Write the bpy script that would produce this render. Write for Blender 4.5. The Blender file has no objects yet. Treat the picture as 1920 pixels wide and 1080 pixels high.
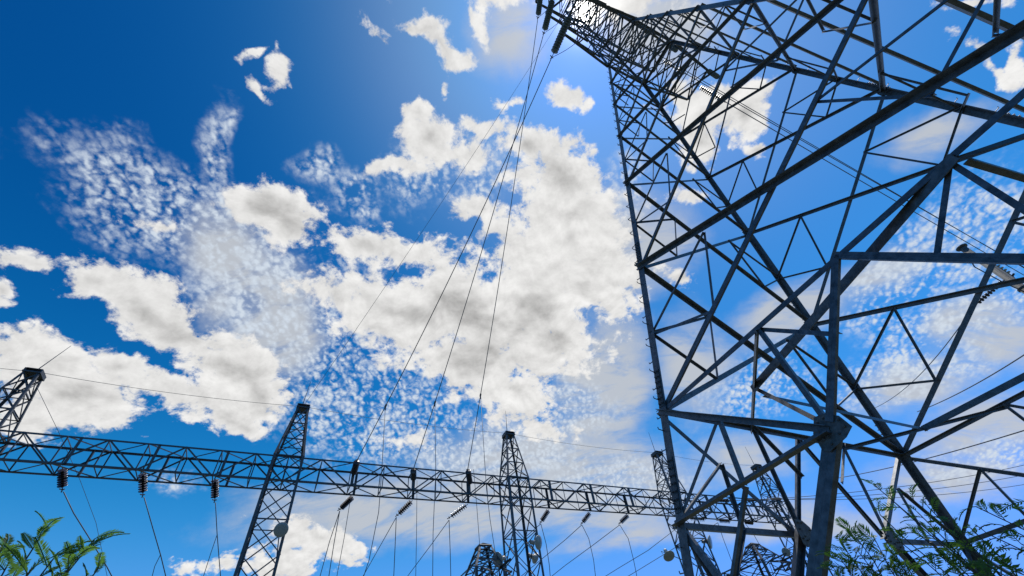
import bpy, math, random
import numpy as np
from mathutils import Vector
random.seed(7)
rs = np.random.RandomState(11)
SC = bpy.context.scene
EYE = 1.6                                   # camera height above the ground
F_PX, PITCH, ROLL = 806.6, .8363, -.1668    # focal length in 1920-px units, tilt up, roll

# ---------------------------------------------------------------- camera
def cam_axes():
    cp, sp = math.cos(PITCH), math.sin(PITCH)
    fwd = np.array([0, cp, sp]); rt = np.array([1., 0, 0]); up = np.array([0, -sp, cp])
    c, s = math.cos(ROLL), math.sin(ROLL)
    return c*rt + s*up, -s*rt + c*up, fwd
RT, UP, FW = cam_axes()
camd = bpy.data.cameras.new('camera'); cam = bpy.data.objects.new('camera', camd)
SC.collection.objects.link(cam); SC.camera = cam
camd.sensor_width = 36; camd.lens = F_PX*36/1920; camd.clip_start = .05; camd.clip_end = 5000
from mathutils import Matrix
M = Matrix(((RT[0], UP[0], -FW[0], 0), (RT[1], UP[1], -FW[1], 0), (RT[2], UP[2], -FW[2], EYE), (0, 0, 0, 1)))
cam.matrix_world = M
def ray(q):                                 # direction towards a point of the photo
    d = FW + RT*(q[0]-960)/F_PX - UP*(q[1]-540)/F_PX
    return d
def V(*a): return np.array(a, float)
def nrm(v): return v/np.linalg.norm(v)

# ---------------------------------------------------------------- light and sky
SUN = nrm(ray((1092, 22)))
sun_el = math.asin(SUN[2]); sun_az = math.atan2(SUN[1], SUN[0])
sl = bpy.data.lights.new('sun', 'SUN'); sl.energy = 4.5; sl.angle = math.radians(.5); sl.color = (1, .95, .87)
so = bpy.data.objects.new('sun', sl); SC.collection.objects.link(so)
so.rotation_euler = Vector(SUN.tolist()).to_track_quat('Z', 'Y').to_euler(); so.location = (0, 0, 60)
SC.view_settings.view_transform = 'Standard'; SC.view_settings.look = 'None'
SC.view_settings.exposure = 0; SC.view_settings.gamma = 1
wd = bpy.data.worlds.new('World'); SC.world = wd; wd.use_nodes = True
nt = wd.node_tree; nt.nodes.clear()
def N(t, **k):
    n = nt.nodes.new(t)
    for a, b in k.items(): setattr(n, a, b)
    return n
def put(sock, v):
    if hasattr(v, 'is_output') or isinstance(v, bpy.types.NodeSocket): nt.links.new(v, sock)
    elif v is not None: sock.default_value = v
def mth(op, a, b=None, c=None, clamp=False):
    n = N('ShaderNodeMath', operation=op, use_clamp=clamp)
    put(n.inputs[0], a); put(n.inputs[1], b); put(n.inputs[2], c)
    return n.outputs[0]
def vm(op, a, b=None, out=0):
    n = N('ShaderNodeVectorMath', operation=op); put(n.inputs[0], a)
    if b is not None: put(n.inputs[3 if op == 'SCALE' else 1], b)
    return n.outputs['Value'] if out else n.outputs[0]
def sstep(x, a, b, lo=0., hi=1.):
    n = N('ShaderNodeMapRange', interpolation_type='SMOOTHSTEP'); put(n.inputs['Value'], x)
    put(n.inputs['From Min'], a); put(n.inputs['From Max'], b); put(n.inputs['To Min'], lo); put(n.inputs['To Max'], hi)
    return n.outputs[0]
def mixc(f, a, b, mode='MIX'):
    n = N('ShaderNodeMix', data_type='RGBA', blend_type=mode); put(n.inputs[0], f)
    put(n.inputs[6], a); put(n.inputs[7], b); return n.outputs[2]
geo = N('ShaderNodeTexCoord').outputs['Generated']
sx = N('ShaderNodeSeparateXYZ'); nt.links.new(geo, sx.inputs[0])
SH = .45
def pspace(d): return np.array([d[0], d[1]])/(d[2]/np.linalg.norm(d) + SH)/np.linalg.norm(d)
den = mth('ADD', mth('MAXIMUM', sx.outputs[2], -.2), SH)
cmb = N('ShaderNodeCombineXYZ'); put(cmb.inputs[0], mth('DIVIDE', sx.outputs[0], den)); put(cmb.inputs[1], mth('DIVIDE', sx.outputs[1], den))
P2 = cmb.outputs[0]
def noise(scale, detail=6, rough=.55, dist=0., off=(0, 0, 0), vec=None, lac=2.):
    n = N('ShaderNodeTexNoise', noise_dimensions='3D'); 
    put(n.inputs['Vector'], vm('ADD', vec or P2, off)); put(n.inputs['Scale'], scale); put(n.inputs['Detail'], detail)
    put(n.inputs['Roughness'], rough); put(n.inputs['Distortion'], dist); put(n.inputs['Lacunarity'], lac)
    return n.outputs[0]
warpn = N('ShaderNodeTexNoise'); put(warpn.inputs['Vector'], P2); put(warpn.inputs['Scale'], 7.); put(warpn.inputs['Detail'], 5.)
PW = vm('ADD', P2, vm('SCALE', vm('SUBTRACT', warpn.outputs[1], (.5, .5, .5)), .11))
psep = N('ShaderNodeSeparateXYZ'); put(psep.inputs[0], PW)
def state(c):                       # (x, y, running value): keeps the node chain strictly sequential
    n = N('ShaderNodeCombineXYZ'); put(n.inputs[0], psep.outputs[0]); put(n.inputs[1], psep.outputs[1]); put(n.inputs[2], c)
    return n.outputs[0]
def field(blobs, k=.3, prev=0.):
    """signed cloud field: 1 in the middle of a cloud, 0 at its rim, negative outside"""
    cur = None; S_ = state(prev)
    for bl in blobs:
        x, y, rx, ry = bl[:4]; a = math.radians(bl[4] if len(bl) > 4 else 0); gain = bl[5] if len(bl) > 5 else 1.
        p0 = pspace(ray((x, y)))
        e1 = pspace(ray((x + rx*math.cos(a), y + rx*math.sin(a)))) - p0
        e2 = pspace(ray((x - ry*math.sin(a), y + ry*math.cos(a)))) - p0
        Mi = np.linalg.inv(np.stack([e1, e2], 1)); k0 = Mi@p0
        c = N('ShaderNodeCombineXYZ')
        put(c.inputs[0], vm('DOT_PRODUCT', S_, (Mi[0, 0], Mi[0, 1], 0), 1)); put(c.inputs[1], vm('DOT_PRODUCT', S_, (Mi[1, 0], Mi[1, 1], 0), 1))
        L = vm('DISTANCE', c.outputs[0], (k0[0], k0[1], 0), 1)
        if gain != 1: L = mth('ADD', L, 1 - gain)
        s_ = float(np.clip((min(rx, ry)/45)**.6, .35, 1.25)); L = mth('MULTIPLY_ADD', L, -s_, s_)
        cur = L if cur is None else mth('SMOOTH_MAX', cur, L, k)
        S_ = state(cur)
    return cur
CUM = [(985, 275, 46, 36), (1050, 345, 90, 55, 10), (1070, 440, 105, 80), (1095, 530, 105, 75), (1000, 560, 120, 90),
 (880, 590, 140, 80, 10), (750, 595, 130, 60, 15), (640, 563, 75, 26, 8), (900, 672, 150, 58, 8), (985, 490, 80, 60),
 (690, 470, 85, 36, 5), (790, 478, 45, 28), (1050, 640, 80, 45), (945, 735, 80, 40, 20), (1005, 797, 62, 16, 12),
 (800, 262, 46, 44, 0, .9), (750, 318, 62, 12, -15, .9), (860, 280, 44, 30, 0, .85), (775, 210, 24, 18, 0, .9), (900, 238, 26, 12), (900, 400, 62, 44, 0, .75),
 (815, 68, 44, 15, 50, .95), (852, 102, 28, 14, 20), (790, 42, 36, 9, 15, .9), (726, 58, 10, 24, -40, .9), (832, 170, 6, 14),
 (524, 132, 15, 25), (474, 102, 22, 6, -20, .8), (482, 163, 18, 6, 35, .8), (528, 92, 7, 12, 0, .7),
 (525, 400, 66, 44, 15), (550, 440, 40, 36), (60, 514, 52, 20, 12), (190, 535, 80, 38, 8), (290, 590, 95, 44, 25),
 (370, 645, 82, 42, 30), (440, 702, 88, 44, 25), (485, 738, 52, 36, 10), (440, 785, 42, 18, 20), (0, 563, 32, 16),
 (80, 700, 120, 52), (170, 745, 95, 48, 10), (60, 775, 100, 36), (235, 700, 85, 32, 20), (325, 738, 85, 28, 20), (420, 765, 55, 22, 25),
 (288, 428, 40, 8, 12), (758, 822, 36, 13, 12), (592, 1015, 72, 34, 8), (530, 1050, 70, 28), (400, 1060, 46, 18), (640, 1030, 36, 26),
 (1055, 190, 21, 19), (956, 195, 17, 8), (1125, 290, 10, 10), (1015, 808, 36, 10, 8),
 (1330, 205, 85, 50, -15), (1392, 195, 46, 38), (1300, 262, 36, 36, -40), (1420, 266, 12, 11), (1290, 365, 16, 9), (1852, 140, 40, 11, 40),
 (1908, 110, 20, 46, 20), (1815, 6, 46, 10), (1270, 536, 22, 12), (905, 52, 10, 34, -25, .6), (1160, -6, 120, 26, 10, .9), (950, -6, 60, 14)]
VEIL = [(440, 500, 90, 62, 40, .95), (490, 580, 85, 75, 50, 1.15), (545, 640, 50, 55, 0), (1130, 730, 80, 110, 10), (1050, 880, 220, 70, 5), (800, 950, 250, 60),
 (1300, 700, 90, 110, 0, .6), (1400, 860, 120, 50, 0, .6), (1720, 720, 120, 45, -15, .9), (1850, 620, 100, 50, 10), (1860, 800, 140, 50, -10, .9), (1500, 980, 220, 34, 0, .7),
 (1780, 900, 150, 40, 0, .8), (560, 935, 110, 20, 5, .5), (1740, 260, 110, 34, -20, .75), (1480, 590, 110, 40, -25, .9), (1200, 1000, 200, 26, -8, .5), (1120, 930, 170, 60, 5),
 (1240, 60, 130, 90, 0, .8), (1180, 470, 110, 90, 0, .8), (960, 60, 90, 110, 20, .55), (1650, 510, 120, 26, -25, .8)]
MACK = [(1780, 470, 150, 90, -25), (1650, 560, 110, 50, -25, .9), (470, 530, 110, 100, 40), (290, 390, 190, 95, 25, .9), (640, 620, 110, 140, 20, .8), (660, 360, 110, 70, 0, .5), (900, 330, 80, 110, 0, .5), (520, 620, 90, 80), (800, 330, 120, 120, 0, .45), (1180, 350, 60, 120, 0, .5), (215, 350, 90, 55, 20, .9), (410, 290, 26, 100, -8, .85), (330, 400, 120, 70, 25), (430, 440, 90, 70, 30), (600, 310, 60, 60, 0, .6), (620, 690, 90, 60, 20),
 (700, 770, 190, 95, 8), (1040, 750, 110, 60, 15), (940, 850, 160, 50), (1830, 430, 130, 95, -20), (1700, 520, 130, 55, -25), (1880, 560, 60, 60),
 (1760, 600, 160, 50, -10, .9), (420, 215, 20, 40, 0, .7), (690, 400, 60, 50, 0, .5), (1150, 900, 150, 50, 0, .8), (1420, 720, 180, 80, -25, .6), (1700, 700, 160, 60, -15, .9), (1850, 860, 140, 50, -10, .8), (330, 905, 120, 22, 5, .4)]
fC = field(CUM, .22); fV = field(VEIL, .4, fC); fM = field(MACK, .35, fV)
nz = noise(11., 10, .66, .2)                           # ragged rims
nz2 = noise(28., 6, .6, .3, (3, 1, 0))
dC = mth('ADD', fC, mth('ADD', mth('MULTIPLY', mth('SUBTRACT', nz, .5), 3.3), mth('MULTIPLY', mth('SUBTRACT', nz2, .5), 1.9)))
aC = sstep(mth('ADD', dC, .24), -.08, .42)
# fish-scale cloud: small puffs that line up in soft rows
vor = N('ShaderNodeTexVoronoi', feature='SMOOTH_F1'); put(vor.inputs['Scale'], 84.); vor.inputs['Smoothness'].default_value = .6
wn = N('ShaderNodeTexNoise'); put(wn.inputs['Vector'], P2); put(wn.inputs['Scale'], 52.); put(wn.inputs['Detail'], 4.)
mpr = N('ShaderNodeMapping'); put(mpr.inputs['Vector'], P2); mpr.inputs['Rotation'].default_value = (0, 0, .35); mpr.inputs['Scale'].default_value = (1.25, .8, 1)
put(vor.inputs['Vector'], vm('ADD', mpr.outputs[0], vm('SCALE', vm('SUBTRACT', wn.outputs[1], (.5, .5, .5)), .026)))
puff = noise(95., 4, .6, .2, (7, 2, 0)); row = noise(13., 4, .55, 0, (1, 9, 0))
dM = mth('ADD', mth('MULTIPLY_ADD', vor.outputs['Distance'], -2.6, 1.2), mth('ADD', mth('MULTIPLY', mth('SUBTRACT', puff, .5), 2.6), mth('MULTIPLY', mth('SUBTRACT', row, .5), 3.4)))
aM = mth('MULTIPLY', sstep(dM, -.9, 1.35), sstep(mth('ADD', fM, mth('MULTIPLY', mth('SUBTRACT', nz, .5), 1.6)), -.4, .5), clamp=True)
mp = N('ShaderNodeMapping'); put(mp.inputs['Vector'], P2); mp.inputs['Rotation'].default_value = (0, 0, .6); mp.inputs['Scale'].default_value = (1, 2.6, 1)
wisp = noise(7., 9, .64, .5, (5, 5, 0), mp.outputs[0])
aV = mth('MULTIPLY', sstep(mth('ADD', mth('ADD', fV, .24), mth('MULTIPLY', mth('SUBTRACT', nz, .5), .9)), -.45, .7), sstep(wisp, .30, .56, .42, 1.), clamp=True)
aV = mth('MULTIPLY', aV, .92)
sky = N('ShaderNodeTexSky', sky_type='NISHITA'); sky.sun_disc = False; sky.sun_elevation = sun_el; sky.sun_rotation = math.pi/2 - sun_az
sky.air_density = 1.; sky.dust_density = .4; sky.ozone_density = 3.
SKYK = .1
hs = N('ShaderNodeHueSaturation'); put(hs.inputs['Color'], sky.outputs[0]); hs.inputs['Saturation'].default_value = 1.38; hs.inputs['Value'].default_value = .8
cdot = vm('DOT_PRODUCT', geo, tuple(SUN), 1)
sp_ = N('ShaderNodeSeparateXYZ'); put(sp_.inputs[0], hs.outputs[0]); cb_ = N('ShaderNodeCombineXYZ')
for i, (pw_, k_, mx_) in enumerate(((3.2, 1500., .16), (3.75, 960., .42), (3.3, 36., 1.45))):      # deep polarised blue, as in the photograph
    v_ = mth('MULTIPLY', mth('POWER', mth('MULTIPLY', sp_.outputs[i], SKYK), pw_), k_)
    put(cb_.inputs[i], mth('DIVIDE', v_, mth('MULTIPLY_ADD', v_, SKYK/mx_, SKYK)))
blue = cb_.outputs[0]
def emit(r, g, b): return (r/SKYK, g/SKYK, b/SKYK, 1)
# cloud brightness: bright thin rims, greyer thick middles
low = noise(5., 4, .5, 0, (2, 4, 0))
thick = sstep(mth('ADD', fC, mth('MULTIPLY', mth('SUBTRACT', low, .5), 4.)), .25, 1.5)
PS = pspace(SUN); tosun = vm('NORMALIZE', vm('SUBTRACT', (PS[0], PS[1], 0), P2))
nzS = noise(11., 6, .62, .2, (0, 0, 0), vm('ADD', P2, vm('SCALE', tosun, .016)))
relief = mth('MULTIPLY', mth('SUBTRACT', nz, nzS), .85)                 # billows catch the sun on the side that faces it
lit = mth('ADD', sstep(thick, 0., 1., .79, .50), relief)
lit = mth('MINIMUM', mth('MAXIMUM', lit, .34), .95)
lc = N('ShaderNodeCombineXYZ')
for i, k in enumerate((1., .993, .98)): put(lc.inputs[i], mth('MULTIPLY', lit, k/SKYK))
ccol = lc.outputs[0]
c0 = mixc(aV, blue, emit(.54, .57, .61))
c1 = mixc(aM, c0, emit(.64, .72, .82))
c2 = mixc(aC, c1, ccol)
glow = mth('ADD', mth('MULTIPLY', mth('POWER', mth('MAXIMUM', cdot, 0.), 1200.), 10.), mth('MULTIPLY', mth('POWER', mth('MAXIMUM', cdot, 0.), 170.), 1.3))
glow = mth('ADD', glow, mth('MULTIPLY', mth('POWER', mth('MAXIMUM', cdot, 0.), 9000.), 120.))
gc = N('ShaderNodeCombineXYZ')
for i, k in enumerate((1., .98, .93)): put(gc.inputs[i], mth('MULTIPLY', glow, k))
c3 = vm('ADD', c2, gc.outputs[0])
bg = N('ShaderNodeBackground'); put(bg.inputs[0], c3); bg.inputs[1].default_value = SKYK
wo = N('ShaderNodeOutputWorld'); nt.links.new(bg.outputs[0], wo.inputs[0])
try: wd.cycles.sampling_method = 'MANUAL'; wd.cycles.sample_map_resolution = 512
except Exception: pass

# ---------------------------------------------------------------- materials
def mat(name, col, rough=.5, metal=0., var=.25, scale=6., bump=0., streak=None, spec=.5):
    m = bpy.data.materials.new(name); m.use_nodes = True; t = m.node_tree; b = t.nodes['Principled BSDF']
    b.inputs['Roughness'].default_value = rough; b.inputs['Metallic'].default_value = metal
    b.inputs['Specular IOR Level'].default_value = spec
    tc = t.nodes.new('ShaderNodeTexCoord'); n = t.nodes.new('ShaderNodeTexNoise'); n.inputs['Scale'].default_value = scale; n.inputs['Detail'].default_value = 6
    n.inputs['Roughness'].default_value = .65
    t.links.new(tc.outputs['Object'], n.inputs['Vector'])
    r = t.nodes.new('ShaderNodeValToRGB'); r.color_ramp.elements[0].position = .32; r.color_ramp.elements[1].position = .7
    c = np.array(col); s2 = np.array(streak if streak is not None else c*(1 - var))
    r.color_ramp.elements[0].color = (*s2, 1); r.color_ramp.elements[1].color = (*np.minimum(c*(1 + var*.5), .95), 1)
    t.links.new(n.outputs[0], r.inputs[0]); t.links.new(r.outputs[0], b.inputs['Base Color'])
    mr = t.nodes.new('ShaderNodeMapRange'); mr.inputs[3].default_value = rough*.75; mr.inputs[4].default_value = min(1, rough*1.3)
    t.links.new(n.outputs[0], mr.inputs[0]); t.links.new(mr.outputs[0], b.inputs['Roughness'])
    if bump:
        bp = t.nodes.new('ShaderNodeBump'); bp.inputs['Strength'].default_value = bump; bp.inputs['Distance'].default_value = .01
        t.links.new(n.outputs[0], bp.inputs['Height']); t.links.new(bp.outputs[0], b.inputs['Normal'])
    return m
STEEL = mat('galvanised_steel', (.125, .132, .145), .40, .38, .35, 7., .2, streak=(.055, .058, .062))
STEEL2 = mat('weathered_steel', (.085, .088, .095), .5, .3, .5, 16., .25)
PLATE = mat('weathered_plate', (.13, .122, .112), .5, .35, .5, 9., .3, streak=(.05, .045, .042))
WIREM = mat('aluminium_cable', (.10, .11, .13), .55, .4, .2)
BROWN = mat('brown_porcelain', (.045, .035, .035), .22, 0, .3)
GREYP = mat('grey_porcelain', (.10, .12, .125), .5, 0, .2)
WHITE = mat('white_porcelain', (.38, .39, .37), .3, 0, .1)
LAMP = mat('lamp_reflector', (.45, .45, .42), .4, .1, .2)
LENS = mat('lamp_lens', (.26, .27, .25), .15, 0, .15)
BLACK = mat('black_rubber', (.02, .02, .022), .6)
CONC = mat('weathered_pole_paint', (.13, .14, .145), .7, 0, .3, 12., .3)
LEAF = mat('acacia_leaf', (.07, .16, .03), .45, 0, .5, 14.)
LEAF2 = mat('dark_leaf', (.055, .13, .03), .45, 0, .4, 14.)
BARK = mat('shrub_bark', (.10, .075, .05), .8, 0, .4, 30., .3)
SOIL = mat('scrub_soil', (.07, .085, .055), .95, 0, .4, 1.2, .6)
CONCRETE = mat('concrete', (.36, .35, .33), .85, 0, .3, 8., .4)
for m in (LEAF, LEAF2):
    t = m.node_tree; b = t.nodes['Principled BSDF']; tr = t.nodes.new('ShaderNodeBsdfTranslucent'); mx = t.nodes.new('ShaderNodeMixShader')
    tr.inputs[0].default_value = (.16, .34, .04, 1) if m is LEAF else (.14, .30, .05, 1); mx.inputs[0].default_value = .45
    t.links.new(b.outputs[0], mx.inputs[1]); t.links.new(tr.outputs[0], mx.inputs[2]); t.links.new(mx.outputs[0], t.nodes['Material Output'].inputs[0])

# ---------------------------------------------------------------- building helpers
# positions below are relative to the eye (z = 0 at eye level); G() lifts them to the ground frame
def G(p): return V(p[0], p[1], p[2] + EYE)
class MB:
    def __init__(s): s.v = []; s.f = []
    def add(s, vs, fs):
        o = len(s.v); s.v += [tuple(map(float, G(v))) for v in vs]; s.f += [tuple(i + o for i in f) for f in fs]; return s
    def angle(s, P, Q, n, w, t=None, flip=1, out=False):
        """rolled angle section from P to Q, one flange in the plane with normal n, one along -n"""
        P, Q, n = map(np.asarray, (P, Q, n)); a = nrm(Q - P); n = nrm(n - a*(n@a)); f1 = np.cross(n, a)*flip; f2 = n if out else -n
        t = t or max(.008, w*.12)
        pr = [(0, 0), (w, 0), (w, t), (t, t), (t, w), (0, w)]
        o = P - f1*w/2; q = Q - f1*w/2
        vs = [o + f1*x + f2*y for x, y in pr] + [q + f1*x + f2*y for x, y in pr]
        fs = [(i, (i + 1) % 6, (i + 1) % 6 + 6, i + 6) for i in range(6)] + [(5, 4, 3, 2, 1, 0), (6, 7, 8, 9, 10, 11)]
        return s.add(vs, fs)
    def corner(s, P, Q, d1, d2, w, t=None):
        """leg angle: heel on the line P-Q, flanges towards d1 and d2"""
        t = t or w*.11; a = nrm(Q - P); f1 = nrm(d1 - a*(d1@a)); f2 = nrm(d2 - a*(d2@a))
        pr = [(0, 0), (w, 0), (w, t), (t, t), (t, w), (0, w)]
        vs = [P + f1*x + f2*y for x, y in pr] + [Q + f1*x + f2*y for x, y in pr]
        fs = [(i, (i + 1) % 6, (i + 1) % 6 + 6, i + 6) for i in range(6)] + [(5, 4, 3, 2, 1, 0), (6, 7, 8, 9, 10, 11)]
        return s.add(vs, fs)
    def tube(s, pts, r, k=6, r2=None, cap=True):
        pts = [np.asarray(p, float) for p in pts]; n = len(pts); rings = []
        a0 = nrm(pts[1] - pts[0]); ref = V(0, 0, 1) if abs(a0[2]) < .9 else V(1, 0, 0); u = nrm(np.cross(a0, ref))
        for i, p in enumerate(pts):
            a = nrm(pts[min(i + 1, n - 1)] - pts[max(i - 1, 0)]); u = nrm(u - a*(u@a)); v = np.cross(a, u)
            rr = r if r2 is None else (r + (r2 - r)*i/(n - 1)); rr = rr[i] if np.ndim(rr) else rr
            rings += [p + rr*(u*math.cos(2*math.pi*j/k) + v*math.sin(2*math.pi*j/k)) for j in range(k)]
        fs = [(i*k + j, i*k + (j + 1) % k, (i + 1)*k + (j + 1) % k, (i + 1)*k + j) for i in range(n - 1) for j in range(k)]
        if cap: fs += [tuple(range(k - 1, -1, -1)), tuple(range((n - 1)*k, n*k))]
        return s.add(rings, fs)
    def lathe(s, P, a, prof, k=14):
        """profile [(distance along a, radius)] turned about the axis a from P"""
        P = np.asarray(P, float); a = nrm(np.asarray(a, float)); ref = V(0, 0, 1) if abs(a[2]) < .9 else V(1, 0, 0); u = nrm(np.cross(a, ref)); v = np.cross(a, u)
        vs = [P + a*x + r*(u*math.cos(2*math.pi*j/k) + v*math.sin(2*math.pi*j/k)) for x, r in prof for j in range(k)]
        n = len(prof); fs = [(i*k + j, i*k + (j + 1) % k, (i + 1)*k + (j + 1) % k, (i + 1)*k + j) for i in range(n - 1) for j in range(k)]
        fs += [tuple(range(k - 1, -1, -1)), tuple(range((n - 1)*k, n*k))]
        return s.add(vs, fs)
    def slab(s, poly, n, t):
        """plate: polygon extruded along n by t"""
        poly = [np.asarray(p, float) for p in poly]; n = nrm(np.asarray(n, float)); k = len(poly)
        vs = poly + [p + n*t for p in poly]
        fs = [tuple(range(k - 1, -1, -1)), tuple(range(k, 2*k))] + [(i, (i + 1) % k, (i + 1) % k + k, i + k) for i in range(k)]
        return s.add(vs, fs)
    def box(s, c, ax, h):
        c = np.asarray(c, float); vs = [c + ax[0]*h[0]*i + ax[1]*h[1]*j + ax[2]*h[2]*k for i in (-1, 1) for j in (-1, 1) for k in (-1, 1)]
        return s.add(vs, [(0, 1, 3, 2), (4, 6, 7, 5), (0, 4, 5, 1), (2, 3, 7, 6), (0, 2, 6, 4), (1, 5, 7, 3)])
    def build(s, name, m, parent=None, smooth=False):
        me = bpy.data.meshes.new(name); off = np.zeros(3)
        p = parent
        while p is not None: off += np.array(p.location); p = p.parent
        me.from_pydata([tuple(np.array(v) - off) for v in s.v], [], s.f); me.update()
        import bmesh as bmx
        b = bmx.new(); b.from_mesh(me); bmx.ops.recalc_face_normals(b, faces=b.faces); b.to_mesh(me); b.free()
        me.materials.append(m)
        if smooth: me.shade_smooth()
        o = bpy.data.objects.new(name, me); SC.collection.objects.link(o)
        if parent: o.parent = parent
        return o
def tag(o, label=None, cat=None, group=None, kind=None):
    if label: o['label'] = label
    if cat: o['category'] = cat
    if group: o['group'] = group
    if kind: o['kind'] = kind
    return o
def empty(name, p, label=None, cat=None, group=None):
    o = bpy.data.objects.new(name, None); SC.collection.objects.link(o); o.location = tuple(G(p)); o.empty_display_size = .3
    return tag(o, label, cat, group)
def kids(o): return [c for c in bpy.data.objects if c.parent == o]
def copy_tree(o, parent=None):
    c = o.copy(); SC.collection.objects.link(c)
    if parent: c.parent = parent
    for ch in kids(o): copy_tree(ch, c)
    return c

# ---------------------------------------------------------------- ground
gm = MB(); S = 600; K = 60
gv = [(x, y, -EYE) for y in np.linspace(-S, S, K) for x in np.linspace(-S, S, K)]
gm.add(gv, [(j*K + i, j*K + i + 1, (j + 1)*K + i + 1, (j + 1)*K + i) for j in range(K - 1) for i in range(K - 1)])
tag(gm.build('ground', SOIL), kind='structure')

# ================================================================ the big lattice tower
TH, CX, CY, HW, HB = 2.9164, 10.7488, 8.6383, 2.1386, 8.9993
LV = [5.74, 11.05, 16.23, 20.4, 24.07, 27.2, 30.]
WAIST = 30.; TOPH = 48.
IDX = 'ACDE'
def cr(k, h):
    a = TH - (k % 4)*math.pi/2
    s = HB + (HW - HB)*h/WAIST if h <= WAIST else HW + (1.35 - HW)*(h - WAIST)/(TOPH - WAIST)
    return V(CX + s*math.cos(a), CY + s*math.sin(a), h)
CEN = V(CX, CY, 0)
tower = empty('transmission_tower', V(CX, CY, -EYE), 'huge steel lattice tower with splayed legs filling the right half, sun at its head', 'tower')
def fnormal(k):                                   # outward normal of face between corners k and k+1
    P, Q, R_ = cr(k, 0), cr(k + 1, 0), cr(k, 20); n = nrm(np.cross(Q - P, R_ - P))
    return n if n@((P + Q)/2 - CEN) > 0 else -n
parts = 0
def brace(name, P, Q, n, w, inset=0., flip=1, m=None, t=None, out=False):
    """one bracing member; inset pushes it in behind the face so that crossing members do not touch"""
    P = P - n*inset; Q = Q - n*inset
    return MB().angle(P, Q, n, w, t, flip, out).build(name, m or STEEL, tower)
def fp(k, u, h): return cr(k, h)*(1 - u) + cr(k + 1, h)*u
# legs
for k in range(4):
    d1 = nrm(cr(k + 1, 0) - cr(k, 0)); d2 = nrm(cr(k - 1, 0) - cr(k, 0))
    b = MB(); b.corner(cr(k, -EYE + .3), cr(k, 16.5), d1, d2, .24, .026); b.corner(cr(k, 16.5), cr(k, WAIST), d1, d2, .20, .024)
    b.corner(cr(k, WAIST), cr(k, TOPH), d1, d2, .15, .02)
    leg = b.build('leg', STEEL, tower)
    ft = MB(); c = cr(k, -EYE); ft.box(c + V(0, 0, .15), (V(1, 0, 0), V(0, 1, 0), V(0, 0, 1)), (.45, .45, .2)); ft.build('footing', CONCRETE, leg)
    # splice plates with a row of bolts
    for h0, h1 in ((3.35, 4.55), (5.85, 6.95), (11.3, 12.3), (16., 16.9)):
        for d, e in ((d1, d2), (d2, d1)):
            sp = MB(); ax = nrm(cr(k, h1) - cr(k, h0)); out = -nrm(e - ax*(e@ax)); dd = nrm(d - ax*(d@ax))
            p0 = cr(k, h0) + out*.003; p1 = cr(k, h1) + out*.003
            sp.slab([p0 + dd*.03, p0 + dd*.20, p1 + dd*.20, p1 + dd*.03], out, .014)
            for i in range(7):
                f = (i + .5)/7; q = p0 + (p1 - p0)*f
                for x in (.07, .16): sp.lathe(q + dd*x + out*.014, out, [(0, .027), (.022, .027), (.023, .015), (.055, .015)], 6)
            sp.build('splice_plate', STEEL2, leg)
# step bolts up the left leg and the right leg
for k in (0, 2):
    ax = nrm(cr(k, 10) - cr(k, 0)); d1 = nrm(cr(k + 1, 0) - cr(k, 0)); d2 = nrm(cr(k - 1, 0) - cr(k, 0)); h = .6; i = 0
    while h < 29:
        o = -d1 if i % 2 else -d2; o = nrm(o - ax*(o@ax)); f = d2 if i % 2 else d1
        p = cr(k, h) + f*.05
        MB().tube([p, p + o*.17, p + o*.185 + ax*.05], .0135, 5).build('step_bolt', STEEL2, tower)
        h += .42 if k == 0 else .6; i += 1
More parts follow.
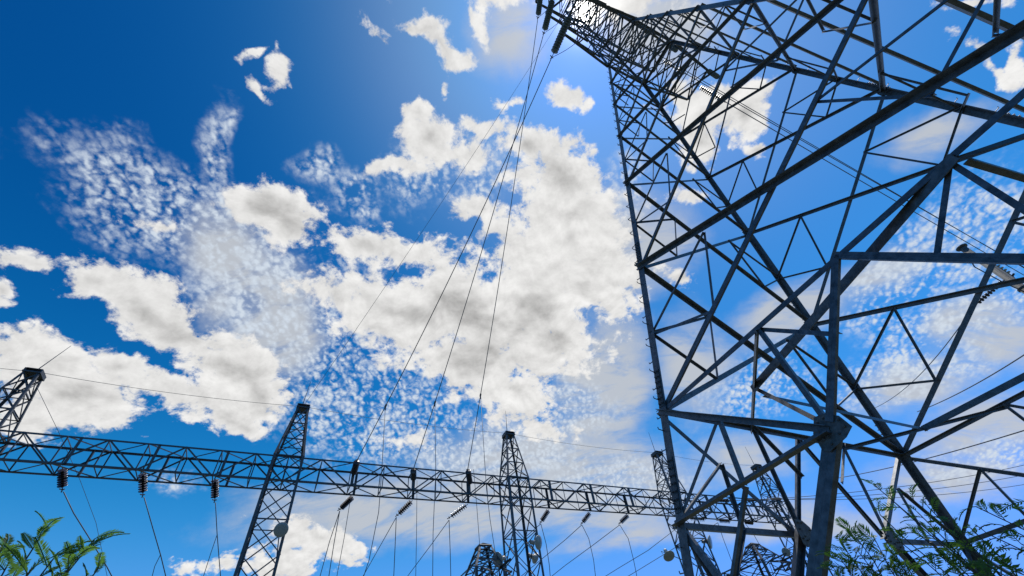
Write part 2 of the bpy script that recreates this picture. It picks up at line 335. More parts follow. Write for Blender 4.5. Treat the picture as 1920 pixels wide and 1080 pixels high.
# belt, K braces, redundants of the bottom panel on each face
H1 = LV[0]; HM = 3.15; FOOT = -1.2
for k in range(4):
    n = fnormal(k)
    mid = fp(k, .5, H1)
    brace('belt_strut', fp(k, 0, H1), mid, n, .13, .03); brace('belt_strut', mid, fp(k, 1, H1), n, .13, .03)
    for s in (0, 1):
        U = (lambda u: u) if s == 0 else (lambda u: 1 - u)
        fl = 1 if s == 0 else -1
        G_ = fp(k, U(.34), 3.12); foot = G_ + (fp(k, U(.231), 1.46) - G_)*(3.12 - FOOT)/(3.12 - 1.46)
        kp = lambda f: mid + (G_ - mid)*f/.36 if f <= .36 else G_ + (foot - G_)*(f - .36)/.64
        # double-angle brace from the middle of the belt to the foot, heavier below the gusset
        aa = nrm(foot - mid); e1 = np.cross(n, aa)
        for f0, f1, wq in ((.0, .345, .068), (.35, .97, .12)):
            for q in (1, -1):
                lift = n*(.05 if f0 == 0 else -.01)
                bb = MB(); bb.angle(kp(f0) + e1*q*(wq/2 + .001) + lift, kp(f1) + e1*q*(wq/2 + .001) + lift, n, wq, .014, flip=-q)
                bb.build('main_brace', STEEL, tower)
        g = kp(.36)
        Qp = fp(k, U(.31), H1); L1 = fp(k, U(0), H1); Lm = fp(k, U(0), HM)
        brace('secondary_brace', L1, g, n, .115, -.035, fl, out=True)
        brace('secondary_brace', Lm, g, n, .125, -.035, -fl, out=True)
        brace('secondary_brace', Lm, kp(.78), n, .11, .05, fl)
        brace('secondary_brace', Qp, g, n, .09, .04, fl)
        brace('secondary_brace', Qp, kp(.17), n, .09, .10, fl)
        Nn = L1 + (g - L1)*.44; Pp = Lm + (g - Lm)*.49
        brace('secondary_brace', Lm, Nn, n, .08, .03, fl)
        brace('secondary_brace', Nn, Pp, n, .08, .03, fl)
        brace('secondary_brace', Pp, Lm + (kp(.78) - Lm)*.5, n, .07, .08, fl)
        # gusset plates
        def gus(c, sz, m_=PLATE):
            p = MB(); pts = [(-.8, -.5), (-.35, -.72), (.35, -.7), (.95, -.3), (.75, .2), (.1, .95), (-.25, .95), (-.75, .3)]
            if k != 3: n_ = -n; c = c - n*.16             # plates on the inner side of the far faces
            else: n_ = n
            p.slab([c + n_*.02 + e1*x*sz + aa*y*sz for x, y in pts], n_, .012)
            for x, y in ((-.6, -.25), (-.45, .15), (-.2, .45), (.45, .1), (.15, .6), (.0, .3), (.65, -.25), (.35, -.5), (-.35, -.5)):
                p.lathe(c + n_*.032 + e1*x*sz + aa*y*sz, n_, [(0, .022), (.018, .022), (.02, .012), (.036, .012)], 6)
            p.build('gusset_plate', m_, tower)
        gus(g, .36)
        gp = MB(); gp.slab([L1 + n*.008, L1 + n*.008 + (mid - L1)*.05, L1 + n*.008 + (g - L1)*.07, L1 + n*.008 + V(0, 0, -.3)], n, .01)
        gp.build('gusset_plate', STEEL2, tower)
# plan bracing at the belt
z = V(0, 0, 1)
for k in range(4):
    a = fp(k, .31, H1); b = fp(k - 1, .69, H1)
    brace('plan_brace', a, b, z, .09, .05)
# face order: 0 = A-C, 1 = C-D, 2 = D-E, 3 = E-A
def loc(u, v, h=H1): return cr(0, h) + (cr(3, h) - cr(0, h))*u + (cr(1, h) - cr(0, h))*v
brace('plan_brace', loc(.155, .155), loc(.70, .0), z, .19, .02)
brace('plan_brace', loc(.155, .155, H1 - .06), fp(3, .66, 3.2), fnormal(3), .09, .1, 1, STEEL2)
brace('plan_brace', loc(.17, .80), loc(.83, .84), z, .17, .2)
brace('plan_brace', loc(.70, .0), loc(.84, .84), z, .12, .25)
brace('plan_brace', loc(.157, .17), loc(.17, .80), z, .10, .27)
# X panels
for i in range(len(LV) - 1):
    ha, hb = LV[i], LV[i + 1]; w = (.155, .13, .11, .095, .085, .075)[i]
    for k in range(4):
        n = fnormal(k)
        for s in (0, 1):
            U = (lambda u: u) if s == 0 else (lambda u: 1 - u); fl = 1 if s == 0 else -1
            A1, E2, A2, E1 = fp(k, U(0), ha), fp(k, U(1), hb), fp(k, U(0), hb), fp(k, U(1), ha)
            brace('diagonal_brace', A1 + (E2 - A1)*.01, E2, n, w, (-.02, .05)[s], fl, out=(s == 0))
            d1 = A1 + (E2 - A1)*.26; d2 = A2 + (E1 - A2)*.26; m_ = fp(k, U(0), ha + (hb - ha)*.47)
            if i < 5:
                ws = max(.045, w*.48)
                brace('secondary_brace', m_, d1, n, ws, .08, fl); brace('secondary_brace', m_, d2, n, ws, .08, fl)
                if i < 4: brace('secondary_brace', d1, d2, n, ws, .12, fl)
    for k in range(4):                           # small node plates
        n = fnormal(k)
        for uu in (0, 1):
            c = fp(k, uu, hb); dr = nrm(fp(k, 1 - uu, hb) - c); s = .38 - .04*i
            p = MB(); p.slab([c + n*.005 + V(0, 0, .8*s), c + n*.005 + dr*s*.8 + V(0, 0, .35*s), c + n*.005 + dr*s*.8 - V(0, 0, .35*s), c + n*.005 - V(0, 0, .8*s)], n, .01)
            p.build('node_plate', STEEL2, tower)
# horizontal frames
for h, w in ((LV[5], .09), (WAIST, .13)):
    for k in range(4): brace('belt_strut', cr(k, h), cr(k + 1, h), fnormal(k), w, .01)
    brace('plan_brace', cr(0, h), cr(2, h), z, w*.7, .12); brace('plan_brace', cr(1, h), cr(3, h), z, w*.7, .22)
# upper body
hh = np.linspace(WAIST, TOPH, 7)
for i in range(6):
    for k in range(4):
        n = fnormal(k); n = nrm(V(n[0], n[1], 0))
        b = MB().angle(cr(k, hh[i]), cr(k + 1, hh[i + 1]), n, .075); b.angle(cr(k + 1, hh[i]) - n*.05, cr(k, hh[i + 1]) - n*.05, n, .085)
        b.angle(cr(k, hh[i + 1]) - n*.1, cr(k + 1, hh[i + 1]) - n*.1, n, .075); b.build('upper_body_lacing', STEEL, tower)
b = MB()
for k in range(4): b.tube([cr(k, TOPH), V(CX, CY, TOPH + 2.6)], .05, 5)
b.build('peak', STEEL, tower)
# cross-arms, both sides, three levels
OUT = nrm(V(-.8471, -.5314, 0)); SIDE = nrm(V(.5314, -.8471, 0))
TIPS = {}
for lv, (h, L) in enumerate(((30., 5.25), (36.6, 5.1), (42.2, 5.0))):
    for sgn, (ka, kb) in ((1, (0, 3)), (-1, (1, 2))):
        a0, b0 = cr(ka, h), cr(kb, h); a1, b1 = cr(ka, h + 2.3), cr(kb, h + 2.3)
        base = V(CX, CY, h + .35); wd_ = 1.05
        ta = base + OUT*sgn*L - SIDE*wd_; tb = base + OUT*sgn*L + SIDE*wd_
        b = MB()
        for p, q in ((a0, ta), (b0, tb), (ta, tb)): b.angle(p, q, z, .15, .016)
        for p, q in ((a1, ta + z*.1), (b1, tb + z*.1)): b.angle(p, q, z, .12, .014)
        ns = 3
        for j in range(ns):
            f0, f1 = j/ns, (j + 1)/ns; L_ = lambda p, q, f: p + (q - p)*f
            pa0, pb0, pa1, pb1 = L_(a0, ta, f0), L_(b0, tb, f0), L_(a0, ta, f1), L_(b0, tb, f1)
            b.angle(pa0 + z*.02, pb1 + z*.02, z, .07); b.angle(pb0 + z*.06, pa1 + z*.06, z, .07); b.angle(pa1 + z*.1, pb1 + z*.1, z, .07)
            ua0, ub0, ua1, ub1 = L_(a1, ta, f0), L_(b1, tb, f0), L_(a1, ta, f1), L_(b1, tb, f1)
            if j < ns - 1:
                b.angle(pa1, ua1, SIDE, .06); b.angle(pb1, ub1, SIDE, .06); b.angle(pa0, ua1, SIDE, .06); b.angle(pb0, ub1, SIDE, .06); b.angle(ua1, ub1, z, .06)
        b.build('cross_arm', STEEL, tower)
        TIPS[(lv, sgn)] = (ta, tb)

# ================================================================ insulator strings and cables
def disc_mesh(r, p, m):
    b = MB(); b.lathe(V(0, 0, -EYE), V(0, 0, 1), [(0, .02), (p*.12, r*.42), (p*.2, r), (p*.34, r*.97), (p*.52, r*.5), (p*.62, r*.3), (p*.98, r*.26), (p, .02)], 14)
    o = b.build('disc', m); me = o.data; me.shade_smooth(); bpy.data.objects.remove(o); return me
DISCS = {}
def string(P, Q, nd, r, label, m=BROWN, group='insulator strings', fit=.0):
    """insulator string from the steel end P to the cable end Q"""
    a = nrm(Q - P); L = np.linalg.norm(Q - P); root = empty('insulator_string', P, label, 'insulator', group)
    st = L*.10; p = (L*.80)/nd; key = (round(r, 3), m.name)
    if key not in DISCS: DISCS[key] = disc_mesh(r, 1., m)
    rot = Vector(a.tolist()).to_track_quat('Z', 'Y').to_euler()
    for i in range(nd):
        o = bpy.data.objects.new('disc', DISCS[key]); SC.collection.objects.link(o); o.parent = root
        o.location = tuple(a*(st + p*i)); o.rotation_euler = rot; o.scale = (1, 1, p)
    h = MB(); h.tube([P, P + a*(st + .02)], .022, 6); h.tube([Q - a*(st + .02), Q], .022, 6); h.build('hanger_rod', STEEL2, root)
    c = MB(); s = nrm(np.cross(a, V(0, 0, 1))); c.tube([Q - a*.05 - s*.14, Q, Q - a*.02 + s*.1], .03, 6); c.tube([Q, Q + a*.14 - s*.05], .028, 6); c.build('cable_clamp', STEEL2, root)
    return root
def sag(P, Q, s, n=24): return [P + (Q - P)*t + V(0, 0, -4*s*t*(1 - t)) for t in np.linspace(0, 1, n)]
def wire(pts, r, label, group='overhead cables', name='cable'):
    b = MB().tube(pts, r, 6); o = b.build(name, WIREM, smooth=True); tag(o, label, 'cable', group); return o
BD = .5426; Bv = V(math.cos(BD), math.sin(BD), 0); Nv = V(-math.sin(BD), math.cos(BD), 0)
DG = 28.8; HT = 14.35; HBm = 12.82; WB = .68
def bp(al, pe, h): return Bv*al + Nv*pe + V(0, 0, h)
def onplane(q, D):
    d = ray(q); return d*(D/(d@Nv))
ORD = ('lowest', 'middle', 'highest')
names3 = ('left', 'middle', 'right')
ph = [((0, 1), (3.10, (670, 862)), (1028, 112)), ((1, 1), (6.95, (775, 880)), (1013, 73)), ((2, 1), (10.95, (877, 880)), (1003, 43))]
tpt = [(727, 752), (820, 745), (905, 735)]
for i, (key, (al, q), qe) in enumerate(ph):
    tip = TIPS[key][0]*.5 + TIPS[key][1]*.5 - z*.1
    at = bp(al, DG - WB, 13.55)
    gq = onplane(q, DG - WB - 1.15)
    dirn = nrm(gq - tip); e = tip + nrm(dirn + V(0, 0, -.15))*3.0
    string(tip, e, 13, .23, 'grey insulator string slanting off the %s left cross-arm beside the sun' % ORD[i], GREYP, 'insulators on the tower arms')
    string(at, gq, 9, .2, 'dark insulator string reaching up from the lattice beam, the %s of three' % names3[i], BROWN, 'insulators on the near side of the beam')
    pts = sag(e, gq, .9, 40)
    wire(pts, .026, 'long cable from the tower down to the %s upright insulator of the beam' % names3[i], 'cables from tower to beam')
    # jumper under the arm
    j0 = e; j1 = tip - OUT*1.0 - z*1.9 + SIDE*.3
    wire(sag(j0, j1, .7, 14), .017, 'short jumper loop under the %s left cross-arm' % ORD[i], 'jumper loops')
    # dropper from the clamp
    d = np.array([np.linalg.norm(np.cross(p, ray(tpt[i])))/np.linalg.norm(p)/np.linalg.norm(ray(tpt[i])) for p in pts]); T = pts[int(d.argmin())]
    Tn = pts[max(0, int(d.argmin()) - 1)]
    b = MB(); b.lathe(T - nrm(T - Tn)*.12, T - Tn, [(0, .02), (.02, .06), (.22, .06), (.24, .02)], 8); b.tube([T, T + V(0, 0, -.3)], .035, 6)
    ck = b.build('cable_clamp', STEEL2); tag(ck, 'dark clamp on the long cable to the %s upright insulator' % names3[i], 'clamp', 'clamps on the long cables')
    dq = [[(716, 880), (710, 960), (692, 1050), (672, 1110)], [(817, 880), (812, 1000), (811, 1120)], [(912, 916), (919, 975), (929, 1039), (936, 1110)]][i]
    dn = T@Nv; wire([T + V(0, 0, -.28)] + [onplane(x, dn + .4*(j + 1)) for j, x in enumerate(dq)], .018, 'cable dropping from the clamp of the long cable to the %s upright insulator' % names3[i], 'dropper cables')
# right-hand circuit, leaving to the right
R_END = [(1990, 556), (2010, 552), (2030, 566)]
for i in range(3):
    tip = (TIPS[(i, -1)][0]*.5 + TIPS[(i, -1)][1]*.5) - z*.1
    qs = ((1418, 168), (1412, 158), (1404, 150))[i]; far = ray(R_END[i]); far = far/np.linalg.norm(far[:2])*60
    far = far.copy()
    dirn = nrm(far - tip); e = tip + nrm(dirn + V(0, 0, -.1))*2.2
    string(tip, e, 12, .19, 'grey insulator string on the %s right cross-arm, seen through the tower lacing' % ORD[i], GREYP, 'insulators on the tower arms')
    wire(sag(e, far, .8, 40), .03, 'long cable from the %s right cross-arm running off to the right' % ORD[i], 'cables leaving to the right')
    wire(sag(e, tip + OUT*.9 - z*1.7, .8, 14), .018, 'short jumper loop under the %s right cross-arm' % ORD[i], 'jumper loops')
    t2 = TIPS[(i, -1)][1] - z*.05
    string(t2, t2 - z*1.9 + OUT*.2, 11, .17, 'grey insulator string hanging plumb from the %s right cross-arm' % ORD[i], GREYP, 'insulators on the tower arms')

# ================================================================ the main gantry
gantry = empty('lattice_gantry', bp(0, DG, -EYE), 'long dark lattice gantry crossing the photo low from the left edge to the big tower', 'gantry')
def column(al, pe, hcap, hb_, wb, wc, root, name='column', lev=14, m=STEEL2, flat=True):
    """four corner posts, lacing and a cap; constant width to hb_ then tapering to the cap"""
    def c4(h):
        w = wb if h <= hb_ else wb + (wc - wb)*(h - hb_)/(hcap - hb_)
        w = w*(1 + max(0, (hb_ - h))*.012)
        return [bp(al + sx_*w/2, pe + sy*w/2, h) for sx_, sy in ((-1, -1), (1, -1), (1, 1), (-1, 1))]
    hs_ = list(np.arange(-EYE, hb_ - .6, 1.75)) + [hb_]; up = list(np.linspace(hb_, hcap, 4))[1:]
    hs_ += up; lac = MB(); nn = [-Nv, Bv, Nv, -Bv]
    for i in range(len(hs_) - 1):
        lo, hi = c4(hs_[i]), c4(hs_[i + 1])
        for k in range(4):
            k2 = (k + 1) % 4; n = nn[k]
            lac.angle(lo[k] - n*.01, hi[k2] - n*.01, n, .055); lac.angle(lo[k2] - n*.05, hi[k] - n*.05, n, .055)
            if i % 2 == 0 or hs_[i] >= hb_ - .1: lac.angle(hi[k] - n*.09, hi[k2] - n*.09, n, .06)
    col = lac.build(name, m, root)
    for k in range(4):
        p = MB(); a, b, c = c4(-EYE)[k], c4(hb_)[k], c4(hcap)[k]; ctr = bp(al, pe, 0)
        d1 = nn[(k + 2) % 4]*1.; sxs = ((1, 1), (-1, 1), (-1, -1), (1, -1))[k]
        p.corner(a, b, Bv*sxs[0], Nv*sxs[1], .15, .02); p.corner(b, c, Bv*sxs[0], Nv*sxs[1], .12, .018); p.build('corner_post', m, col)
    cp = MB()
    if flat:
        cp.box(bp(al, pe, hcap + .04), (Bv, Nv, z), (wc*.58, wc*.58, .04)); cp.box(bp(al, pe, hcap + .28), (Bv, Nv, z), (wc*.5, wc*.5, .015))
        for sx_ in (-1, 1): cp.box(bp(al + sx_*wc*.52, pe, hcap + .17), (Bv, Nv, z), (.03, wc*.55, .09))
    else:
        tp = [bp(al + dx*wc/2, pe + dy*wc/2, hcap) for dx, dy in ((-1, -1), (1, -1), (1, 1), (-1, 1))]
        for i_ in range(4): cp.tube([tp[i_], tp[(i_ + 1) % 4]], .05, 6)
        cp.tube([tp[0], bp(al, pe, hcap + .22), tp[2]], .045, 6); cp.tube([tp[1], bp(al, pe, hcap + .22), tp[3]], .045, 6)
    cp.build('cap_plate', m, col)
    return col
COLS = [-31.2, -15.2, -.86, 14.7, 30., 43.1]
for i, al in enumerate(COLS):
    c = column(al, DG, 18., HT, 1.75, .72, gantry)
    if i != 4 or True:
        rd = MB(); base = bp(al - .1, DG, 18.2); tip_ = bp(al + (.5 if i == 1 else 0), DG, 20.4)
        rd.tube([base, tip_], .03, 5, .012); rd.build('lightning_rod', STEEL2, c)
    c['label'] = ('column just outside the left edge', 'column with a capped head at the left edge', 'column below the middle of the left half', 'column left of the big tower', 'column half hidden by the left leg of the big tower', 'end column seen through the foot of the big tower')[i]
def beam(a0, a1, pe, ht, hb_, w, root, npan, m=STEEL2, ax=None, ay=None, nm='beam', lw=.07, cw=.1):
    pt = (lambda al, s, h: bp(al, pe + s*w, h)) if ax is None else (lambda al, s, h: ax*al + ay*(pe + s*w) + V(0, 0, h))
    E1 = Bv if ax is None else ax; E2 = Nv if ax is None else ay
    lac = MB(); xs = np.linspace(a0, a1, npan + 1); hm = (ht + hb_)/2
    for j in range(npan):
        x0, x1 = xs[j], xs[j + 1]; up = j % 2 == 0
        for s in (-1, 1):
            n = E2*s; q0, q1 = (hb_, ht) if up else (ht, hb_)
            lac.angle(pt(x0, s, q0) - n*.02, pt(x1, s, q1) - n*.02, n, lw)
            lac.angle(pt(x1, s, hb_) - n*.07, pt(x1, s, ht) - n*.07, n, lw*.8)
        for h in (ht, hb_):
            n = V(0, 0, 1 if h == ht else -1); s = 1 if up else -1
            lac.angle(pt(x0, -s, h) - n*.02, pt(x1, s, h) - n*.02, n, lw*.9)
            lac.angle(pt(x1, -1, h) - n*.07, pt(x1, 1, h) - n*.07, n, lw*.8)
    bo = lac.build(nm, m, root)
    for h, s in ((ht, -1), (ht, 1), (hb_, -1), (hb_, 1)):
        n = V(0, 0, 1 if h == ht else -1); c = MB(); c.corner(pt(a0, s, h), pt(a1, s, h), -E2*s, -n, cw, .014); c.build('chord', m, bo)
    return bo
STR_AL = {1: (-11.0, -7.5, -4.1), 2: (3.1, 6.95, 10.9), 3: (17.4, 21.1, 24.8), 4: (33.2, 36.2, 39.0)}
for i in range(5):
    b = beam(COLS[i], COLS[i + 1], DG, HT, HBm, WB, gantry, 8)
    if i in STR_AL:
        for al in STR_AL[i]:
            p = MB(); p.angle(bp(al, DG - WB, HT), bp(al, DG - WB, HBm), -Nv, .14, .014); p.build('hanger_post', STEEL2, b); p = MB(); p.angle(bp(al + .35, DG + WB, HT), bp(al + .35, DG + WB, HBm), Nv, .14, .014)
            p.build('hanger_post', STEEL2, b)
# strings on the far side of the beam and the cables that leave them
low = {1: [(117, 918), (268, 928), (403, 938)], 2: [(637, 955), (745, 966), (842, 971)], 3: [(1014, 979), (1091, 981), (1162, 981)], 4: [(1290, 972), (1346, 976), (1396, 978)]}
posn = {1: 'in the bay at the left edge', 2: 'right of the second capped column', 3: 'in the bay left of the big tower', 4: 'in the bay seen behind the big tower'}
for bay, qs in low.items():
    for j, q in enumerate(qs):
        al = STR_AL[bay][j] + (.35 if bay > 1 else 0)
        P = bp(al, DG + WB, HBm - .05) if bay > 1 else onplane(((117, 876), (268, 884), (403, 896))[j], DG + .1)
        Q = onplane(q, DG + WB + (.9 if bay > 1 else .3))
        string(P, Q, 8, .19 if bay > 1 else .21, 'dark insulator under the beam, %s of three %s' % (names3[j], posn[bay]), BROWN, 'insulators on the far side of the beam')
def pw(qs, d0, d1, r, label, group='cables inside the switchyard'):
    """cable through a few sight points on a plane that slants from depth d0 to d1"""
    n = len(qs); return wire([onplane(q, d0 + (d1 - d0)*i/(n - 1)) for i, q in enumerate(qs)], r, label, group)
D0 = DG + WB + .9; DL = DG + WB + .3
pw([(119, 922), (138, 962), (165, 1005), (200, 1062), (225, 1110)], DL, DL + 3, .024, 'cable slanting down right from the leftmost hanging insulator')
pw([(270, 932), (285, 985), (301, 1040), (318, 1110)], DL, DL + 3, .024, 'cable down from the middle insulator of the left bay')
pw([(301, 1040), (290, 1062), (278, 1110)], DL + 2, DL + 4, .018, 'short branch cable forking left below the middle insulator of the left bay')
pw([(404, 942), (407, 1000), (411, 1050), (416, 1110)], DL, DL + 3, .024, 'cable down from the right insulator of the left bay')
pw([(407, 1003), (396, 1035), (372, 1110)], DL + 2, DL + 4, .018, 'short branch cable forking left below the right insulator of the left bay')
pw([(637, 958), (618, 1015), (592, 1110)], D0, D0 + 6, .024, 'cable from the fourth hanging insulator, the left of its pair')
pw([(637, 958), (626, 1020), (612, 1110)], D0, D0 + 4, .024, 'cable from the fourth hanging insulator, the right of its pair')
pw([(658, 930), (645, 1010), (626, 1110)], DG + 1, DG + 4, .018, 'thin cable passing just right of the fourth hanging insulator')
pw([(743, 970), (712, 1025), (664, 1110)], D0, D0 + 7, .024, 'cable slanting steeply down left from the fifth hanging insulator')
pw([(743, 970), (741, 1020), (737, 1110)], D0, D0 + 3, .024, 'plumb cable under the fifth hanging insulator')
pw([(782, 900), (781, 1000), (779, 1110)], DG + 1, DG + 2, .018, 'plumb cable between the fifth and sixth hanging insulators')
pw([(842, 975), (808, 1022), (742, 1110)], D0, D0 + 7, .024, 'cable slanting down left from the sixth hanging insulator')
pw([(842, 975), (844, 1030), (846, 1110)], D0, D0 + 3, .024, 'plumb cable under the sixth hanging insulator')
pw([(888, 880), (894, 950), (900, 1030), (905, 1110)], DG, DG + 3, .018, 'thin plumb cable left of the third capped column')
pw([(1014, 982), (970, 1020), (900, 1076), (850, 1120)], D0, D0 + 9, .024, 'cable slanting left behind the third capped column')
pw([(1014, 982), (1024, 1020), (1030, 1060), (1034, 1110)], D0, D0 + 2, .024, 'curved cable dropping beside the floodlit third column')
pw([(1091, 984), (1060, 1012), (1010, 1053), (930, 1120)], D0, D0 + 9, .024, 'cable slanting left from the eighth hanging insulator')
pw([(1091, 984), (1104, 1010), (1113, 1050), (1120, 1110)], D0, D0 + 2, .024, 'curved cable dropping from the eighth hanging insulator')
pw([(1162, 984), (1112, 1022), (1060, 1060), (985, 1120)], D0, D0 + 9, .024, 'cable slanting left from the ninth hanging insulator')
pw([(1162, 984), (1178, 1010), (1188, 1050), (1200, 1110)], D0, D0 + 2, .024, 'curved cable dropping from the ninth hanging insulator')
pw([(1290, 974), (1215, 1032), (1160, 1065), (1080, 1115)], D0, D0 + 9, .024, 'cable slanting left just behind the left leg of the big tower')
pw([(1346, 980), (1290, 1012), (1200, 1067), (1120, 1115)], D0, D0 + 9, .024, 'lower cable slanting left behind the left leg of the big tower')
pw([(1346, 980), (1356, 1010), (1375, 1060), (1390, 1110)], D0, D0 + 2, .024, 'curved cable dropping behind the foot of the big tower, left one')
pw([(1396, 980), (1412, 1000), (1440, 1050), (1462, 1110)], D0, D0 + 2, .024, 'curved cable dropping behind the foot of the big tower, right one')
# earth wires between the column caps and from the tower head
for i in range(5):
    lab = ('earth wire leaving the left edge', 'thin earth wire between the first and second capped columns', 'thin earth wire between the second and third capped columns', 'thin earth wire from the third capped column to the big tower', 'thin earth wire behind the big tower')[i]
    wire(sag(bp(COLS[i], DG, 18.3), bp(COLS[i + 1], DG, 18.3), .25, 16), .012, lab, 'earth wires')
wire(sag(V(CX, CY, TOPH + 2.6), bp(COLS[2], DG, 18.4), .8, 30), .013, 'thin earth wire from the top edge down to the second capped column', 'earth wires')
wire([bp(COLS[1] + .3, DG, 17.6)] + [onplane(q, DG + 3 + 2*j) for j, q in enumerate([(110, 810), (150, 900), (180, 980), (205, 1100)])], .012, 'thin stay wire falling from the head of the leftmost capped column', 'earth wires')
# horizontal strings between the beam bays behind the tower
for j, (q0, q1) in enumerate((((1340, 938), (1370, 939)), ((1396, 937), (1422, 937)), ((1446, 936), (1466, 936)))):
    a = onplane(q0, DG - 1.2); b_ = onplane(q1, DG - 1.6)
    string(a, b_, 8, .15, 'dark insulator string lying level behind the big tower, the %s one' % names3[j], BROWN, 'level insulators behind the tower')
    fr_ = ray((2060, 835 + 22*j)); fr_ = fr_/np.linalg.norm(fr_[:2])*(75 + 3*j)
    wire(sag(b_, fr_, 1., 30), .024, 'cable running right from the %s level insulator behind the big tower' % names3[j], 'cables leaving to the right')

# ================================================================ two lower gantries beyond, running away
for gi, (qp, L, wv) in enumerate((((906, 1026), 26, 1.9), ((1411, 1024), 30, 2.6))):
    d = ray(qp); P = d*(9.6/d[2]); al, pe = P@Bv, P@Nv
    lab = ('low dark lattice gantry with a humped end, left of the third capped column', 'low dark lattice gantry with a peaked end, seen under the big tower')[gi]
    r = empty('low_gantry', bp(al, pe, -EYE), lab, 'gantry', 'low gantries')
    c = column(al, pe, 9.6, 8.3, wv, .8, r, flat=False)
    beam(pe + wv/2, pe + L, al, 8.75, 7.5, .65, r, 14, ax=Nv, ay=Bv, lw=.08)
    beam(pe - wv/2 - 1.6, pe - wv/2, al, 8.2, 7.5, .65, r, 1, ax=Nv, ay=Bv, lw=.08)
    column(al, pe + L, 9.6, 8.3, 1.6, .7, r)

# ================================================================ floodlights
def floodlight(q, D, face, label, size=.42, arm=None):
    c = onplane(q, D); f = nrm(face); r = empty('floodlight', c, label, 'floodlight', 'round floodlights')
    b = MB(); b.lathe(c - f*.34, f, [(0, .06), (.02, .12), (.14, .16), (.24, size*.62), (.33, size*.93), (.36, size), (.385, size), (.385, size*.95)], 24); b.build('lamp_shade', LAMP, r, True)
    b = MB(); b.lathe(c + f*.046, f, [(0, size*.94), (.012, size*.9), (.03, size*.55), (.036, .02)], 24); b.build('lens', LENS, r, True)
    b = MB(); b.lathe(c - f*.36, -f, [(0, .075), (.02, .12), (.22, .13), (.28, .09), (.3, .02)], 12); b.build('ballast_housing', LAMP, r, True)
    s = nrm(np.cross(f, z)); b = MB(); a0 = c - f*.2; to = arm if arm is not None else a0 - z*.5
    for sg in (-1, 1): b.tube([a0 + s*sg*size*.8, a0 + s*sg*size*.8 - f*.3, a0 - f*.36 - z*.2], .02, 5)
    b.tube([a0 - f*.36 - z*.2, to], .03, 5); b.build('bracket', STEEL2, r)
    return r
tocam = lambda q: -nrm(ray(q))
floodlight((527, 993), DG - 1.4, tocam((527, 993)) + V(.1, 0, -.1), 'round floodlight facing the viewer on the second capped column', .36, bp(COLS[2] + .87, DG - .87, 8.3))
floodlight((1009, 1017), DG - 1.2, nrm(tocam((1009, 1017)) + Bv*1.0), 'round floodlight turned right on the third capped column', .43, bp(COLS[3] + .87, DG - .87, 8.9))
floodlight((934, 1049), DG - 1.2, nrm(-Bv + V(0, -.6, -.4)), 'floodlight turned left on the third capped column, just above the low gantry', .42, bp(COLS[3] - .87, DG - .87, 8.1))
floodlight((1003, 1046), DG + 1.2, nrm(Bv + V(0, .3, -.3)), 'small floodlight low on the right face of the third capped column', .36, bp(COLS[3] + .9, DG + .87, 8.3))
floodlight((1331, 1016), DG - .9, nrm(Bv*1.1 + tocam((1331, 1016))), 'round floodlight on the fourth column, right of the left tower leg', .48, bp(COLS[4] + .87, DG - .87, 8.9))
floodlight((1254, 1042), DG - .9, nrm(V(.1, -.5, -.75)), 'floodlight hanging left of the left tower leg, facing down', .44, bp(COLS[4] - .87, DG - .87, 8.6))
floodlight((1500, 1012), DG - .9, nrm(Bv*.6 + V(0, -.4, -.5)), 'floodlight on the end column beside the foot of the big tower', .36, bp(COLS[5] - .8, DG - .87, 8.2))
floodlight((1474, 1035), DG - .9, nrm(-Bv + V(0, -.3, -.4)), 'small floodlight low on the end column, left of the heavy tower brace', .34, bp(COLS[5] - .9, DG - .87, 7.9))

# ================================================================ pole with insulators at the right edge
d = ray((1800, 462)); HP = 11.; T = d*(HP/d[2])
pole = empty('utility_pole', V(T[0], T[1], -EYE), 'grey round pole at the right edge with a cap and insulators near its head', 'pole')
b = MB(); b.tube([V(T[0], T[1], -EYE - .1), V(T[0], T[1], HP - .1)], .16, 20, .105); b.build('shaft', CONC, pole, True)
b = MB(); b.lathe(V(T[0], T[1], HP - .12), z, [(0, .11), (.02, .17), (.06, .185), (.08, .16), (.09, .02)], 20); b.build('cap', STEEL2, pole, True)
b = MB(); s_ = nrm(V(RT[0], RT[1], 0)); f_ = nrm(np.cross(z, s_))
for hz in (HP - .7, HP - 2.4):
    b.lathe(V(T[0], T[1], hz), z, [(0, .13), (.01, .15), (.07, .15), (.08, .13)], 20)
b.tube([V(T[0], T[1], HP - .65), V(T[0], T[1], HP - .65) + s_*.5], .03, 6); b.build('band', STEEL2, pole)
pa = V(T[0], T[1], HP - .9) + s_*.21
string(pa, pa - z*.85 + s_*.05, 6, .095, 'white porcelain insulator stack beside the head of the grey pole', WHITE, 'insulators at the pole')
pb = V(T[0], T[1], HP - 1.9) - s_*.2
dd = ray((1826, 574)); pe_ = dd*((pb@FW)/(dd@FW))
string(pb, pe_, 9, .075, 'slim dark insulator string stretched left of the grey pole', BROWN, 'insulators at the pole')
def skyline(qs, dist, r, label):
    P = [nrm(ray(q))*x for q, x in zip(qs, dist)]; return wire(sag(P[0], P[1], .25, 20), r, label, 'cables leaving to the right')
P0 = pe_; Q0 = nrm(ray((1640, 765)))*40; wire(sag(P0, Q0, .4, 20), .016, 'thin cable slanting down left from the slim insulator string of the pole', 'cables leaving to the right')
b0 = V(T[0], T[1], HP - .15); wire([b0, b0 - z*.9 - s_*.38 + f_*.1, b0 - z*1.9 - s_*.35, b0 - z*2.4 - s_*.1], .02, 'looped lead hanging from the head of the grey pole', 'jumper loops')
skyline([(1990, 618), (1720, 772)], [30, 46], .03, 'upper of the three thin cables at the right edge')
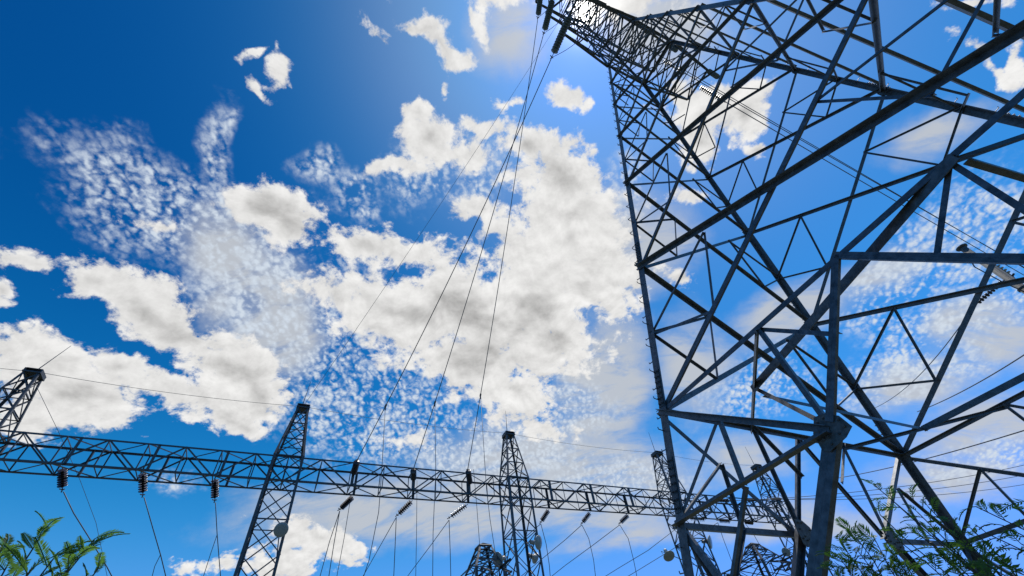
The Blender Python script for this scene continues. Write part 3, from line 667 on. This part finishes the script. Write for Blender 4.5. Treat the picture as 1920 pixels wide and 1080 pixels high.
skyline([(1990, 785), (1560, 898)], [30, 52], .03, 'lower of the three thin cables at the right edge')

# ================================================================ shrubs
def frond(b, P, dr, L, npair, w, droop=.5):
    """feathery leaf: a curved midrib with paired narrow leaflets"""
    dr = nrm(dr); sd = nrm(np.cross(dr, z) + rs.normal(size=3)*.25); up = np.cross(sd, dr)
    pts = []
    for i in range(npair + 1):
        t = i/npair; pts.append(P + dr*L*t - z*droop*L*t*t*.5 + sd*L*.06*math.sin(t*3))
    b.tube(pts, .0035, 3, cap=False)
    for i in range(2, npair + 1):
        p = pts[i - 1]; a = nrm(pts[i] - pts[i - 1]); l = L*w*(1 - .55*abs(i/npair - .45)*2)
        for sg in (-1, 1):
            q = nrm(sd*sg + a*.75 + up*rs.uniform(-.12, .3)); wd2 = np.cross(q, up + rs.normal(size=3)*.2); wd2 = nrm(wd2)*l*.11
            b.add([p, p + q*l*.45 + wd2, p + q*l, p + q*l*.45 - wd2], [(0, 1, 2, 3)])
def shrub(base, branches, label, m, fl, npair, w, droop, per, r0=.02):
    r = empty('shrub', V(base[0], base[1], -EYE), label, 'shrub', 'feathery shrubs in the foreground')
    st = MB(); lf = MB(); B0 = V(base[0], base[1], -EYE)
    for tipp in branches:
        n = 9; pts = [B0 + (tipp - B0)*t + (V(0, 0, 1)*.5*math.sin(math.pi*t)*.5) + rs.normal(size=3)*.02*(0 < i < n - 1) for i, t in enumerate(np.linspace(0, 1, n))]
        st.tube(pts, r0, 5, .004)
        for i in range(per):
            t = 1 - (i/per)**1.25*.62; j = min(int(t*(n - 1)), n - 2); f = t*(n - 1) - j; p = pts[j] + (pts[j + 1] - pts[j])*f; a = nrm(pts[j + 1] - pts[j])
            out = rs.normal(size=3); out = nrm(out - a*(out@a)); frond(lf, p, nrm(a*.9 + out*.8), fl*rs.uniform(.6, 1.15), npair, w, droop)
    st.build('stem', BARK, r); lf.build('foliage', m, r)
    return r
def tips(qs, dist): return [nrm(ray(q))*d_ for q, d_ in zip(qs, dist)]
shrub((-3.9, 3.1), tips([(88, 988), (25, 1040), (178, 1010), (60, 1065), (5, 1025), (145, 1045), (110, 1035), (-20, 1030), (185, 1065)], [4.4, 4.2, 4.3, 4.0, 4.1, 4.2, 4.3, 4.1, 4.2]), 'small feathery green shrub in the bottom left corner', LEAF2, .25, 22, .22, .6, 20, .01)
shrub((3.0, 5.2), tips([(1575, 1015), (1610, 1035), (1660, 1050), (1640, 1010), (1700, 1060), (1560, 1060), (1590, 1070), (1680, 1040), (1600, 1000), (1570, 1040), (1630, 1060), (1650, 1080)], [6.4]*12), 'bright green bushy shrub right of the heavy tower brace', LEAF, .27, 12, .30, .7, 18, .014)
shrub((3.9, 4.6), tips([(1700, 925), (1740, 950), (1650, 965), (1780, 980), (1640, 910), (1720, 1000), (1800, 1010), (1680, 1010), (1760, 1040), (1675, 940), (1720, 960), (1750, 1005), (1790, 1040), (1820, 990)], [5.6, 5.5, 5.7, 5.4, 5.8, 5.5, 5.3, 5.6, 5.4, 5.7, 5.5, 5.5, 5.4, 5.3]), 'open green shrub with upright twigs before the far tower leg', LEAF, .22, 10, .30, .8, 12, .01)
shrub((4.6, 3.8), tips([(1850, 1000), (1900, 950), (1830, 950), (1915, 1020), (1870, 1050), (1800, 1060), (1940, 980), (1960, 1040), (1880, 985), (1850, 1060), (1900, 1070), (1930, 940)], [5.2]*12), 'open green shrub with curved leaves in the bottom right corner', LEAF, .23, 10, .30, 1., 12, .01)
